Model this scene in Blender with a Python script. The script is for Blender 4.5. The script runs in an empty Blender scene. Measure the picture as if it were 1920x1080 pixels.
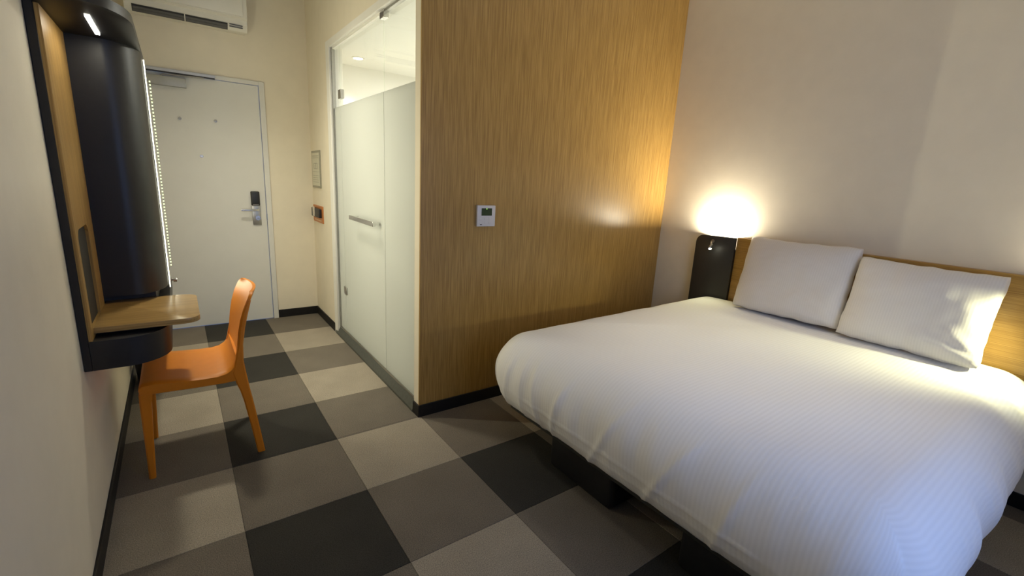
import bpy, bmesh, math, random
from mathutils import Vector, Matrix, noise
random.seed(7)
SC = bpy.context.scene
COL = SC.collection
PI = math.pi

# ------------------------------------------------------------------ camera
def camera_matrix(loc, yaw, pitch, roll):
    cy, sy, cp, sp = math.cos(yaw), math.sin(yaw), math.cos(pitch), math.sin(pitch)
    f = Vector((sy*cp, cy*cp, sp)); r = Vector((cy, -sy, 0)); u = r.cross(f)
    r2 = r*math.cos(roll) + u*math.sin(roll); u2 = -r*math.sin(roll) + u*math.cos(roll)
    m = Matrix((r2, u2, -f)).transposed().to_4x4(); m.translation = Vector(loc)
    return m
cam = bpy.data.cameras.new('camera')
cam.sensor_width = 36.0; cam.lens = 862.6/1920*36; cam.clip_start = 0.02
cam_o = bpy.data.objects.new('camera', cam); COL.objects.link(cam_o)
cam_o.matrix_world = camera_matrix((-0.605, -4.389, 1.446), math.radians(36.21), math.radians(-13.11), math.radians(3.09))
SC.camera = cam_o

# ------------------------------------------------------------------ world, exposure
w = bpy.data.worlds.new('dusk_sky'); SC.world = w; w.use_nodes = True
w.node_tree.nodes['Background'].inputs[0].default_value = (0.32, 0.49, 1.0, 1)
w.node_tree.nodes['Background'].inputs[1].default_value = 3.9
vs = SC.view_settings
vs.view_transform = 'Standard'; vs.look = 'None'; vs.gamma = 1.0; vs.use_curve_mapping = False
vs.exposure = 0.0
SC.cycles.use_denoising = True
SC.cycles.max_bounces = 10; SC.cycles.diffuse_bounces = 6; SC.cycles.glossy_bounces = 4
SC.cycles.transmission_bounces = 6; SC.cycles.transparent_max_bounces = 12
SC.cycles.sample_clamp_indirect = 4.0; SC.cycles.caustics_reflective = False; SC.cycles.caustics_refractive = False

def light(name, kind, loc, energy, color, aim=None, parent=None, **kw):
    d = bpy.data.lights.new(name, kind); d.energy = energy; d.color = color
    for k, v in kw.items(): setattr(d, k, v)
    o = bpy.data.objects.new(name, d); COL.objects.link(o); o.location = loc
    if aim is not None:
        o.rotation_euler = (Vector(aim)-Vector(loc)).to_track_quat('-Z', 'Y').to_euler()
    if parent is not None:
        o.parent = parent
        o.matrix_parent_inverse = Matrix.Translation(-Vector(parent.location))
    return o
# portal in the window behind the camera: dusk daylight comes in here
WX0, WX1, WZ0, WZ1, WY = 0.05, 1.40, 0.70, 2.25, -5.0
light('window_portal', 'AREA', ((WX0+WX1)/2, WY-0.11, (WZ0+WZ1)/2), 1.0, (1, 1, 1), aim=((WX0+WX1)/2, 0, (WZ0+WZ1)/2),
      shape='RECTANGLE', size=WX1-WX0, size_y=WZ1-WZ0).data.cycles.is_portal = True

# ------------------------------------------------------------------ materials
MATS = {}
def pmat(name, color, rough=0.5, metal=0.0, spec=0.5, noise_amt=0.0, nscale=60, bump=0.0, bscale=200, coat=0.0, emit=None, estr=0.0):
    m = bpy.data.materials.new(name); m.use_nodes = True; nt = m.node_tree
    b = nt.nodes['Principled BSDF']
    b.inputs['Base Color'].default_value = (*color, 1); b.inputs['Roughness'].default_value = rough
    b.inputs['Metallic'].default_value = metal; b.inputs['Specular IOR Level'].default_value = spec
    b.inputs['Coat Weight'].default_value = coat; b.inputs['Coat Roughness'].default_value = 0.15
    if emit: b.inputs['Emission Color'].default_value = (*emit, 1); b.inputs['Emission Strength'].default_value = estr
    if noise_amt or bump:
        tc = nt.nodes.new('ShaderNodeTexCoord')
    if noise_amt:
        n = nt.nodes.new('ShaderNodeTexNoise'); n.inputs['Scale'].default_value = nscale; n.inputs['Detail'].default_value = 4
        nt.links.new(tc.outputs['Object'], n.inputs['Vector'])
        r = nt.nodes.new('ShaderNodeMapRange'); r.inputs[1].default_value = 0.25; r.inputs[2].default_value = 0.75
        r.inputs[3].default_value = 1-noise_amt; r.inputs[4].default_value = 1+noise_amt
        nt.links.new(n.outputs['Fac'], r.inputs[0])
        mx = nt.nodes.new('ShaderNodeVectorMath'); mx.operation = 'SCALE'; mx.inputs[0].default_value = color
        nt.links.new(r.outputs[0], mx.inputs['Scale']); nt.links.new(mx.outputs[0], b.inputs['Base Color'])
    if bump:
        n2 = nt.nodes.new('ShaderNodeTexNoise'); n2.inputs['Scale'].default_value = bscale; n2.inputs['Detail'].default_value = 3
        nt.links.new(tc.outputs['Object'], n2.inputs['Vector'])
        bp = nt.nodes.new('ShaderNodeBump'); bp.inputs['Strength'].default_value = bump; bp.inputs['Distance'].default_value = 0.002
        nt.links.new(n2.outputs['Fac'], bp.inputs['Height']); nt.links.new(bp.outputs[0], b.inputs['Normal'])
    MATS[name] = m
    return m

def wood(name, axis, dark, mid, pale, rough=0.35, fine=230.0, long=2.2, spec=0.5, band=0.3):
    """straight fine veneer grain running along one axis of the object"""
    m = bpy.data.materials.new(name); m.use_nodes = True; nt = m.node_tree; b = nt.nodes['Principled BSDF']
    tc = nt.nodes.new('ShaderNodeTexCoord'); mp = nt.nodes.new('ShaderNodeMapping')
    sc = [fine]*3; sc[axis] = long; mp.inputs['Scale'].default_value = sc
    nt.links.new(tc.outputs['Object'], mp.inputs['Vector'])
    n = nt.nodes.new('ShaderNodeTexNoise'); n.inputs['Scale'].default_value = 1.0; n.inputs['Detail'].default_value = 3; n.inputs['Roughness'].default_value = 0.6
    nt.links.new(mp.outputs[0], n.inputs['Vector'])
    mp2 = nt.nodes.new('ShaderNodeMapping'); sc2 = [28.0]*3; sc2[axis] = 0.5; mp2.inputs['Scale'].default_value = sc2
    nt.links.new(tc.outputs['Object'], mp2.inputs['Vector'])
    n2 = nt.nodes.new('ShaderNodeTexNoise'); n2.inputs['Scale'].default_value = 1.0; n2.inputs['Detail'].default_value = 2
    nt.links.new(mp2.outputs[0], n2.inputs['Vector'])
    mx = nt.nodes.new('ShaderNodeMath'); mx.operation = 'MULTIPLY_ADD'; mx.inputs[1].default_value = band
    nt.links.new(n2.outputs['Fac'], mx.inputs[0])
    s = nt.nodes.new('ShaderNodeMath'); s.operation = 'MULTIPLY'; s.inputs[1].default_value = 1.07-band
    nt.links.new(n.outputs['Fac'], s.inputs[0]); nt.links.new(s.outputs[0], mx.inputs[2])
    cr = nt.nodes.new('ShaderNodeValToRGB'); e = cr.color_ramp.elements
    e[0].position = 0.40; e[0].color = (*dark, 1); e[1].position = 0.70; e[1].color = (*pale, 1)
    k = cr.color_ramp.elements.new(0.54); k.color = (*mid, 1)
    nt.links.new(mx.outputs[0], cr.inputs[0]); nt.links.new(cr.outputs[0], b.inputs['Base Color'])
    b.inputs['Roughness'].default_value = rough; b.inputs['Specular IOR Level'].default_value = spec
    bp = nt.nodes.new('ShaderNodeBump'); bp.inputs['Strength'].default_value = 0.06; bp.inputs['Distance'].default_value = 0.001
    nt.links.new(n.outputs['Fac'], bp.inputs['Height']); nt.links.new(bp.outputs[0], b.inputs['Normal'])
    MATS[name] = m
    return m

def carpet(name, col):
    m = bpy.data.materials.new(name); m.use_nodes = True; nt = m.node_tree; b = nt.nodes['Principled BSDF']
    g = nt.nodes.new('ShaderNodeNewGeometry'); oi = nt.nodes.new('ShaderNodeObjectInfo')
    n = nt.nodes.new('ShaderNodeTexNoise'); n.inputs['Scale'].default_value = 260; n.inputs['Detail'].default_value = 3
    nt.links.new(g.outputs['Position'], n.inputs['Vector'])
    n2 = nt.nodes.new('ShaderNodeTexNoise'); n2.inputs['Scale'].default_value = 5; n2.inputs['Detail'].default_value = 4
    nt.links.new(g.outputs['Position'], n2.inputs['Vector'])
    r = nt.nodes.new('ShaderNodeMapRange'); r.inputs[1].default_value = 0.3; r.inputs[2].default_value = 0.7; r.inputs[3].default_value = 0.62; r.inputs[4].default_value = 1.38
    nt.links.new(n.outputs['Fac'], r.inputs[0])
    r2 = nt.nodes.new('ShaderNodeMapRange'); r2.inputs[1].default_value = 0.3; r2.inputs[2].default_value = 0.7; r2.inputs[3].default_value = 0.93; r2.inputs[4].default_value = 1.07
    nt.links.new(n2.outputs['Fac'], r2.inputs[0])
    r3 = nt.nodes.new('ShaderNodeMapRange'); r3.inputs[3].default_value = 0.94; r3.inputs[4].default_value = 1.06
    nt.links.new(oi.outputs['Random'], r3.inputs[0])
    a = nt.nodes.new('ShaderNodeMath'); a.operation = 'MULTIPLY'; nt.links.new(r.outputs[0], a.inputs[0]); nt.links.new(r2.outputs[0], a.inputs[1])
    a2 = nt.nodes.new('ShaderNodeMath'); a2.operation = 'MULTIPLY'; nt.links.new(a.outputs[0], a2.inputs[0]); nt.links.new(r3.outputs[0], a2.inputs[1])
    v = nt.nodes.new('ShaderNodeVectorMath'); v.operation = 'SCALE'; v.inputs[0].default_value = col
    nt.links.new(a2.outputs[0], v.inputs['Scale']); nt.links.new(v.outputs[0], b.inputs['Base Color'])
    b.inputs['Roughness'].default_value = 0.95; b.inputs['Specular IOR Level'].default_value = 0.15
    bp = nt.nodes.new('ShaderNodeBump'); bp.inputs['Strength'].default_value = 0.5; bp.inputs['Distance'].default_value = 0.003
    nt.links.new(n.outputs['Fac'], bp.inputs['Height']); nt.links.new(bp.outputs[0], b.inputs['Normal'])
    MATS[name] = m
    return m

def linen(name, col, period=0.017, bump=0.13):
    """white cotton with woven satin stripes along u"""
    m = bpy.data.materials.new(name); m.use_nodes = True; nt = m.node_tree; b = nt.nodes['Principled BSDF']
    tc = nt.nodes.new('ShaderNodeTexCoord'); sp = nt.nodes.new('ShaderNodeSeparateXYZ'); nt.links.new(tc.outputs['UV'], sp.inputs[0])
    k = nt.nodes.new('ShaderNodeMath'); k.operation = 'MULTIPLY'; k.inputs[1].default_value = 2*PI/period; nt.links.new(sp.outputs[1], k.inputs[0])
    s = nt.nodes.new('ShaderNodeMath'); s.operation = 'SINE'; nt.links.new(k.outputs[0], s.inputs[0])
    n = nt.nodes.new('ShaderNodeTexNoise'); n.inputs['Scale'].default_value = 420; nt.links.new(tc.outputs['UV'], n.inputs['Vector'])
    ad = nt.nodes.new('ShaderNodeMath'); ad.operation = 'MULTIPLY_ADD'; ad.inputs[1].default_value = 0.5; nt.links.new(n.outputs['Fac'], ad.inputs[0]); nt.links.new(s.outputs[0], ad.inputs[2])
    bp = nt.nodes.new('ShaderNodeBump'); bp.inputs['Strength'].default_value = bump; bp.inputs['Distance'].default_value = 0.0011
    nt.links.new(ad.outputs[0], bp.inputs['Height']); nt.links.new(bp.outputs[0], b.inputs['Normal'])
    r = nt.nodes.new('ShaderNodeMapRange'); r.inputs[1].default_value = -1; r.inputs[2].default_value = 1; r.inputs[3].default_value = 0.955; r.inputs[4].default_value = 1.0
    nt.links.new(s.outputs[0], r.inputs[0])
    v = nt.nodes.new('ShaderNodeVectorMath'); v.operation = 'SCALE'; v.inputs[0].default_value = col
    nt.links.new(r.outputs[0], v.inputs['Scale']); nt.links.new(v.outputs[0], b.inputs['Base Color'])
    b.inputs['Roughness'].default_value = 0.8; b.inputs['Specular IOR Level'].default_value = 0.25
    b.inputs['Sheen Weight'].default_value = 0.15
    MATS[name] = m
    return m

def clear_glass(name, tint):
    m = bpy.data.materials.new(name); m.use_nodes = True; nt = m.node_tree
    nt.nodes.remove(nt.nodes['Principled BSDF']); out = nt.nodes['Material Output']
    t = nt.nodes.new('ShaderNodeBsdfTransparent'); t.inputs[0].default_value = (*tint, 1)
    g = nt.nodes.new('ShaderNodeBsdfGlossy'); g.inputs['Roughness'].default_value = 0.02
    lw = nt.nodes.new('ShaderNodeLayerWeight'); pw = nt.nodes.new('ShaderNodeMath'); pw.operation = 'POWER'; pw.inputs[1].default_value = 4.0
    nt.links.new(lw.outputs['Facing'], pw.inputs[0]); f = nt.nodes.new('ShaderNodeMath'); f.operation = 'MULTIPLY_ADD'; f.inputs[1].default_value = 0.5; f.inputs[2].default_value = 0.03
    nt.links.new(pw.outputs[0], f.inputs[0])
    mx = nt.nodes.new('ShaderNodeMixShader')
    nt.links.new(f.outputs[0], mx.inputs[0]); nt.links.new(t.outputs[0], mx.inputs[1]); nt.links.new(g.outputs[0], mx.inputs[2])
    nt.links.new(mx.outputs[0], out.inputs[0]); MATS[name] = m
    return m

def frosted(name, col):
    m = bpy.data.materials.new(name); m.use_nodes = True; nt = m.node_tree
    nt.nodes.remove(nt.nodes['Principled BSDF']); out = nt.nodes['Material Output']
    t = nt.nodes.new('ShaderNodeBsdfTranslucent'); t.inputs[0].default_value = (*col, 1)
    d = nt.nodes.new('ShaderNodeBsdfDiffuse'); d.inputs[0].default_value = (*col, 1)
    g = nt.nodes.new('ShaderNodeBsdfGlossy'); g.inputs['Roughness'].default_value = 0.25
    m1 = nt.nodes.new('ShaderNodeMixShader'); m1.inputs[0].default_value = 0.5
    nt.links.new(t.outputs[0], m1.inputs[1]); nt.links.new(d.outputs[0], m1.inputs[2])
    m2 = nt.nodes.new('ShaderNodeMixShader'); m2.inputs[0].default_value = 0.03
    nt.links.new(m1.outputs[0], m2.inputs[1]); nt.links.new(g.outputs[0], m2.inputs[2])
    nt.links.new(m2.outputs[0], out.inputs[0]); MATS[name] = m
    return m

def emit(name, col, strength):
    m = bpy.data.materials.new(name); m.use_nodes = True; nt = m.node_tree
    nt.nodes.remove(nt.nodes['Principled BSDF']); out = nt.nodes['Material Output']
    e = nt.nodes.new('ShaderNodeEmission'); e.inputs[0].default_value = (*col, 1); e.inputs[1].default_value = strength
    nt.links.new(e.outputs[0], out.inputs[0]); MATS[name] = m
    return m

pmat('wall_paint', (0.78, 0.715, 0.575), 0.85, spec=0.2, noise_amt=0.025, nscale=9, bump=0.25, bscale=420)
pmat('white_paint', (0.80, 0.79, 0.74), 0.55, spec=0.35, noise_amt=0.015, nscale=12)
pmat('door_paint', (0.68, 0.67, 0.62), 0.5, spec=0.35, noise_amt=0.02, nscale=7)
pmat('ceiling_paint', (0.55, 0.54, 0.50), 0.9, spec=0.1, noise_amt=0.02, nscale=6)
pmat('bath_white', (0.86, 0.86, 0.83), 0.5, spec=0.3, noise_amt=0.015, nscale=8)
pmat('black_skirting', (0.012, 0.011, 0.010), 0.5, spec=0.3, noise_amt=0.15, nscale=30)
pmat('threshold_metal', (0.075, 0.08, 0.068), 0.55, spec=0.4, noise_amt=0.15, nscale=50)
pmat('concrete', (0.16, 0.15, 0.14), 0.9, noise_amt=0.1, nscale=20)
carpet('carpet_light', (0.30, 0.262, 0.205)); carpet('carpet_mid', (0.150, 0.130, 0.104)); carpet('carpet_dark', (0.036, 0.034, 0.029))
wood('veneer_vertical', 2, (0.30, 0.170, 0.043), (0.385, 0.228, 0.060), (0.465, 0.287, 0.084), rough=0.34, fine=190.0, long=4.5, band=0.05, spec=0.5)
wood('veneer_lining', 2, (0.27, 0.150, 0.035), (0.38, 0.225, 0.062), (0.48, 0.300, 0.095), rough=0.38)
wood('veneer_headboard', 1, (0.26, 0.140, 0.030), (0.40, 0.230, 0.055), (0.52, 0.320, 0.090), rough=0.38)
wood('veneer_desk', 0, (0.27, 0.160, 0.050), (0.37, 0.230, 0.078), (0.46, 0.300, 0.115), rough=0.28)
pmat('black_lacquer', (0.014, 0.014, 0.016), 0.42, spec=0.4, noise_amt=0.1, nscale=40)
pmat('dark_interior', (0.013, 0.012, 0.010), 0.6, noise_amt=0.15, nscale=30)
pmat('charcoal_panel', (0.030, 0.027, 0.022), 0.5, spec=0.4, noise_amt=0.12, nscale=200)
pmat('orange_plastic', (0.62, 0.205, 0.012), 0.42, spec=0.3, noise_amt=0.03, nscale=25)
pmat('chrome', (0.75, 0.75, 0.73), 0.16, metal=1.0, noise_amt=0.03, nscale=40)
pmat('satin_steel', (0.42, 0.41, 0.38), 0.38, metal=1.0, noise_amt=0.05, nscale=90)
pmat('closer_grey', (0.40, 0.40, 0.37), 0.45, metal=0.3, noise_amt=0.04, nscale=60)
pmat('aluminium', (0.60, 0.60, 0.57), 0.35, metal=0.8, noise_amt=0.04, nscale=60)
pmat('black_plastic', (0.012, 0.012, 0.012), 0.4, noise_amt=0.1, nscale=60)
pmat('ac_plastic', (0.72, 0.70, 0.62), 0.45, noise_amt=0.01, nscale=12)
pmat('ac_louver', (0.09, 0.09, 0.088), 0.5, noise_amt=0.05, nscale=40)
pmat('ac_shadow', (0.035, 0.034, 0.032), 0.7, noise_amt=0.05, nscale=40)
pmat('copper_plate', (0.55, 0.20, 0.055), 0.38, metal=0.35, noise_amt=0.05, nscale=60)
pmat('cream_print', (0.75, 0.55, 0.36), 0.6, noise_amt=0.05, nscale=200)
pmat('paper', (0.62, 0.60, 0.48), 0.7, noise_amt=0.04, nscale=70)
pmat('print_grey', (0.36, 0.35, 0.27), 0.7, noise_amt=0.08, nscale=200)
pmat('sign_frame', (0.33, 0.32, 0.25), 0.4, metal=0.4, noise_amt=0.04, nscale=70)
pmat('thermostat_white', (0.72, 0.70, 0.68), 0.35, noise_amt=0.01, nscale=30)
pmat('lcd_green', (0.020, 0.045, 0.018), 0.32, spec=0.3, noise_amt=0.1, nscale=60)
pmat('button_grey', (0.45, 0.44, 0.43), 0.4, noise_amt=0.03, nscale=60)
pmat('green_glass_edge', (0.10, 0.32, 0.12), 0.15, noise_amt=0.1, nscale=30)
pmat('mirror_silver', (0.85, 0.87, 0.85), 0.02, metal=1.0, noise_amt=0.01, nscale=5)
pmat('bed_frame_dark', (0.030, 0.031, 0.026), 0.6, noise_amt=0.12, nscale=60)
pmat('pedestal_black', (0.010, 0.010, 0.011), 0.5, noise_amt=0.15, nscale=40)
pmat('ticking', (0.62, 0.60, 0.56), 0.85, noise_amt=0.03, nscale=80)
linen('duvet_cotton', (0.87, 0.87, 0.87)); linen('pillow_cotton', (0.76, 0.73, 0.69), 0.012, 0.05)
clear_glass('clear_glass', (0.97, 0.985, 0.965)); clear_glass('window_glass', (0.96, 0.98, 0.98))
frosted('frosted_glass', (0.615, 0.63, 0.59))
emit('led_warm', (1.0, 0.95, 0.80), 14.0); emit('led_mirror', (1.0, 0.97, 0.74), 4.0); emit('led_dot', (0.90, 1.0, 0.55), 1.6)
emit('downlight_lens', (1.0, 0.95, 0.82), 12.0); emit('reading_lens', (1.0, 1.0, 0.80), 60.0); emit('green_pilot', (0.5, 1.0, 0.2), 1.2)

# ------------------------------------------------------------------ mesh helpers
def link(name, mesh, mat, parent=None, smooth=False, kind=None):
    o = bpy.data.objects.new(name, mesh); COL.objects.link(o)
    if mat is not None and not mesh.materials:
        for mm in (mat if isinstance(mat, (list, tuple)) else [mat]): mesh.materials.append(MATS[mm])
    if smooth:
        for p in mesh.polygons: p.use_smooth = True
    if parent is not None:
        o.parent = parent; o.matrix_parent_inverse = Matrix.Translation(-Vector(parent.location)) if parent.type == 'EMPTY' else Matrix.Identity(4)
    if kind: o['kind'] = kind
    return o
def from_bm(name, bm, mat, parent=None, smooth=False, kind=None):
    bmesh.ops.recalc_face_normals(bm, faces=bm.faces[:])
    me = bpy.data.meshes.new(name); bm.to_mesh(me); bm.free()
    o = link(name, me, mat, parent, False, kind)
    if smooth:
        me.shade_smooth() if hasattr(me, 'shade_smooth') else None
        me.set_sharp_from_angle(angle=math.radians(38))
    return o
def bm_box(bm, x0, x1, y0, y1, z0, z1, bev=0.0, seg=2):
    r = bmesh.ops.create_cube(bm, size=1.0); vs_ = r['verts']
    for v in vs_:
        v.co = Vector((x0+(v.co.x+.5)*(x1-x0), y0+(v.co.y+.5)*(y1-y0), z0+(v.co.z+.5)*(z1-z0)))
    if bev:
        es = list({e for v in vs_ for e in v.link_edges})
        bmesh.ops.bevel(bm, geom=es, offset=bev, segments=seg, profile=0.5, affect='EDGES')
def box(name, b, mat, parent=None, bev=0.0, seg=2, kind=None):
    bm = bmesh.new(); bm_box(bm, *b, bev=bev, seg=seg)
    return from_bm(name, bm, mat, parent, smooth=bev > 0, kind=kind)
def bm_prism(bm, plan, z0, z1, axis=2, bev=0.0):
    """extrude a closed outline; axis 2: plan=(x,y) along z, 1: plan=(x,z) along y, 0: plan=(y,z) along x"""
    def P(a, b, h): return {2: (a, b, h), 1: (a, h, b), 0: (h, a, b)}[axis]
    lo = [bm.verts.new(P(a, b, z0)) for a, b in plan]; hi = [bm.verts.new(P(a, b, z1)) for a, b in plan]
    n = len(plan)
    f1 = bm.faces.new(lo); f2 = bm.faces.new(hi)
    for i in range(n): bm.faces.new((lo[i], lo[(i+1) % n], hi[(i+1) % n], hi[i]))
    if bev:
        bmesh.ops.bevel(bm, geom=list(f1.edges)+list(f2.edges), offset=bev, segments=2, profile=0.5, affect='EDGES')
def prism(name, plan, z0, z1, mat, parent=None, axis=2, bev=0.0, kind=None):
    bm = bmesh.new(); bm_prism(bm, plan, z0, z1, axis, bev)
    return from_bm(name, bm, mat, parent, smooth=True, kind=kind)
def bm_tube(bm, pts, rad, seg=12, caps=True):
    pts = [Vector(p) for p in pts]; rings = []
    if not isinstance(rad, (list, tuple)): rad = [rad]*len(pts)
    for i, p in enumerate(pts):
        t = (pts[min(i+1, len(pts)-1)]-pts[max(i-1, 0)]).normalized()
        a = t.cross(Vector((0, 0, 1))) if abs(t.z) < 0.95 else t.cross(Vector((0, 1, 0)))
        a.normalize(); b = t.cross(a)
        rings.append([bm.verts.new(p+(a*math.cos(2*PI*k/seg)+b*math.sin(2*PI*k/seg))*rad[i]) for k in range(seg)])
    for r0, r1 in zip(rings, rings[1:]):
        for k in range(seg): bm.faces.new((r0[k], r0[(k+1) % seg], r1[(k+1) % seg], r1[k]))
    if caps: bm.faces.new(rings[0]); bm.faces.new(rings[-1])
def tube(name, pts, rad, mat, parent=None, seg=12):
    bm = bmesh.new(); bm_tube(bm, pts, rad, seg); return from_bm(name, bm, mat, parent, smooth=True)
def arc(cx, cy, rx, ry, a0, a1, n=10):
    return [(cx+rx*math.cos(math.radians(a0+(a1-a0)*i/n)), cy+ry*math.sin(math.radians(a0+(a1-a0)*i/n))) for i in range(n+1)]
def loft(bm, rings, close_ends=True):
    rs = [[bm.verts.new(p) for p in r] for r in rings]; n = len(rs[0])
    for a, b in zip(rs, rs[1:]):
        for k in range(n): bm.faces.new((a[k], a[(k+1) % n], b[(k+1) % n], b[k]))
    if close_ends: bm.faces.new(rs[0]); bm.faces.new(rs[-1])
def thing(name, label, cat, loc=(0, 0, 0), group=None):
    o = bpy.data.objects.new(name, None); COL.objects.link(o); o.location = loc; o.empty_display_size = 0.1
    o['label'] = label; o['category'] = cat
    if group: o['group'] = group
    return o
def tag(o, label, cat, group=None):
    o['label'] = label; o['category'] = cat
    if group: o['group'] = group
    return o
def struct(name, label=None, loc=(0, 0, 0)):
    o = bpy.data.objects.new(name, None); COL.objects.link(o); o.location = loc; o['kind'] = 'structure'; o.empty_display_size = 0.1
    if label: o['label'] = label
    return o
def sbox(name, b, mat, label, cat='wall', bev=0.0):
    o = box(name, b, mat, kind='structure', bev=bev); o['label'] = label; o['category'] = cat; return o

# ------------------------------------------------------------------ room shell
XL, XH, XR, YF, YW, YN, ZC = -0.95, 0.49, 2.645, 0.50, -1.99, WY, 3.0
sbox('wall_left', (XL-0.1, XL, YN, YF+0.1, 0, ZC), 'wall_paint', 'cream painted wall on the left carrying the desk unit')
sbox('wall_right', (XR, XR+0.1, YN, YF+0.1, 0, ZC), 'wall_paint', 'beige painted wall behind the headboard')
# wall with the entry door, and the door opening cut out of it
bm = bmesh.new()
for b in ((XL, -0.865, YF, YF+0.1, 0, ZC), (0.115, XR, YF, YF+0.1, 0, ZC), (-0.865, 0.115, YF, YF+0.1, 2.175, ZC)): bm_box(bm, *b)
o = from_bm('wall_far', bm, 'wall_paint', kind='structure'); o['label'] = 'cream wall around the white entry door'; o['category'] = 'wall'
# corridor wall with the glazed bathroom opening
GY0, GY1, GZ0, GZ1 = -1.92, -0.20, 0.0, 2.445
bm = bmesh.new()
for b in ((XH, XH+0.1, GY1, YF, 0, ZC), (XH, XH+0.1, GY0, GY1, GZ1, ZC), (XH, XH+0.1, YW+0.006, GY0, 0, ZC)): bm_box(bm, *b)
o = from_bm('wall_middle', bm, 'wall_paint', kind='structure'); o['label'] = 'cream corridor wall around the bathroom glazing'; o['category'] = 'wall'
o = sbox('wall_front', (XH+0.1, XR, YW+0.006, YW+0.09, 0, ZC), 'bath_white', 'bathroom partition wall clad in wood veneer')
v = box('veneer_panel', (XH, XR, YW-0.006, YW+0.006, 0, ZC), 'veneer_vertical', o); v['label'] = 'oak veneer cladding with fine vertical grain'
# wall behind the camera with the window
bm = bmesh.new()
for b in ((XL, WX0, WY-0.1, WY, 0, ZC), (WX1, XR, WY-0.1, WY, 0, ZC), (WX0, WX1, WY-0.1, WY, 0, WZ0), (WX0, WX1, WY-0.1, WY, WZ1, ZC)): bm_box(bm, *b)
o = from_bm('wall_near', bm, 'wall_paint', kind='structure'); o['label'] = 'cream wall with the window opposite the corridor'; o['category'] = 'wall'
win = struct('window_1', 'window with dark frame behind the bed', ((WX0+WX1)/2, WY-0.05, WZ0)); win['category'] = 'window'
bm = bmesh.new()
for b in ((WX0, WX0+0.05, -0.08, -0.02), (WX1-0.05, WX1, -0.08, -0.02), ((WX0+WX1)/2-0.025, (WX0+WX1)/2+0.025, -0.08, -0.02)):
    bm_box(bm, b[0], b[1], WY+b[2], WY+b[3], WZ0, WZ1)
bm_box(bm, WX0+0.05, WX1-0.05, WY-0.08, WY-0.02, WZ0, WZ0+0.05); bm_box(bm, WX0+0.05, WX1-0.05, WY-0.08, WY-0.02, WZ1-0.05, WZ1)
from_bm('window_frame', bm, 'charcoal_panel', win)
for a, b in ((WX0+0.05, (WX0+WX1)/2-0.025), ((WX0+WX1)/2+0.025, WX1-0.05)):
    box('pane', (a, b, WY-0.054, WY-0.048, WZ0+0.05, WZ1-0.05), 'window_glass', win)
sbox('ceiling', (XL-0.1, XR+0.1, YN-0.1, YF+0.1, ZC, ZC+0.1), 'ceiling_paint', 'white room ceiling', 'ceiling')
sbox('ceiling_bathroom', (XH+0.1, XR, YW+0.09, YF, 2.45, 2.52), 'bath_white', 'white bathroom ceiling seen through the clear glass', 'ceiling')
sbox('wall_bathroom', (XH+0.1, XR, YF-0.014, YF-0.001, 0.06, 2.45), 'bath_white', 'white bathroom end wall seen through the clear glass')
sbox('floor_bathroom', (XH+0.1, XR, YW+0.09, YF, 0, 0.06), 'bath_white', 'raised bathroom floor behind the frosted glass', 'floor')

# floor and carpet tiles (0.5 m gingham)
fl = sbox('floor', (XL-0.1, XR+0.1, YN-0.1, YF+0.1, -0.12, -0.006), 'concrete', 'carpet tile floor in a grey brown checked pattern', 'floor')
tile_mesh = {}
def tile(x0, x1, y0, y1, mat):
    sx, sy = round(x1-x0, 4), round(y1-y0, 4); key = (sx, sy, mat)
    if key not in tile_mesh:
        bm = bmesh.new(); g = 0.0006
        bm_box(bm, g, sx-g, g, sy-g, -0.006, 0)
        top = [e for e in bm.edges if all(v.co.z > -0.001 for v in e.verts)]
        bmesh.ops.bevel(bm, geom=top, offset=0.0012, segments=1, affect='EDGES')
        bmesh.ops.recalc_face_normals(bm, faces=bm.faces[:])
        me = bpy.data.meshes.new('carpet_tile'); bm.to_mesh(me); bm.free(); me.materials.append(MATS[mat]); tile_mesh[key] = me
    o = bpy.data.objects.new('carpet_tile', tile_mesh[key]); COL.objects.link(o); o.parent = fl; o.location = (x0, y0, 0)
def cells(a, b):
    k = math.floor(a/0.5+1e-6); out = []
    while k*0.5 < b-1e-6: out.append((k, max(a, k*0.5), min(b, k*0.5+0.5))); k += 1
    return out
for X0, X1, Y0, Y1 in ((XL, XH, YW, YF), (XL, XR, YN, YW)):
    for i, x0, x1 in cells(X0, X1):
        for j, y0, y1 in cells(Y0, Y1):
            if x1-x0 < 0.004 or y1-y0 < 0.004: continue
            light_c, light_r = i % 2 == 0, j % 2 == 1
            tile(x0, x1, y0, y1, 'carpet_light' if light_c and light_r else 'carpet_dark' if not (light_c or light_r) else 'carpet_mid')

# skirting boards
def skirt(name, b, label):
    o = box(name, b, 'black_skirting', kind='structure', bev=0.002, seg=1); o['label'] = label; o['category'] = 'skirting'
SH = 0.078
skirt('baseboard_left', (XL, XL+0.01, YN, YF, 0, SH), 'black skirting along the left wall')
skirt('baseboard_far', (0.118, XH, YF-0.01, YF, 0, SH), 'short black skirting right of the entry door')
skirt('baseboard_middle', (XH-0.01, XH, GY1+0.035, YF-0.01, 0, SH), 'black skirting on the corridor wall before the glazing')
skirt('baseboard_corner', (XH-0.01, XH, YW-0.016, GY0, 0, SH), 'black skirting on the narrow wall end')
skirt('baseboard_front', (XH, XR, YW-0.016, YW-0.006, 0, SH), 'black skirting under the wood veneer wall')
skirt('baseboard_right', (XR-0.01, XR, YN, YW-0.016, 0, SH), 'black skirting along the headboard wall')

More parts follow.
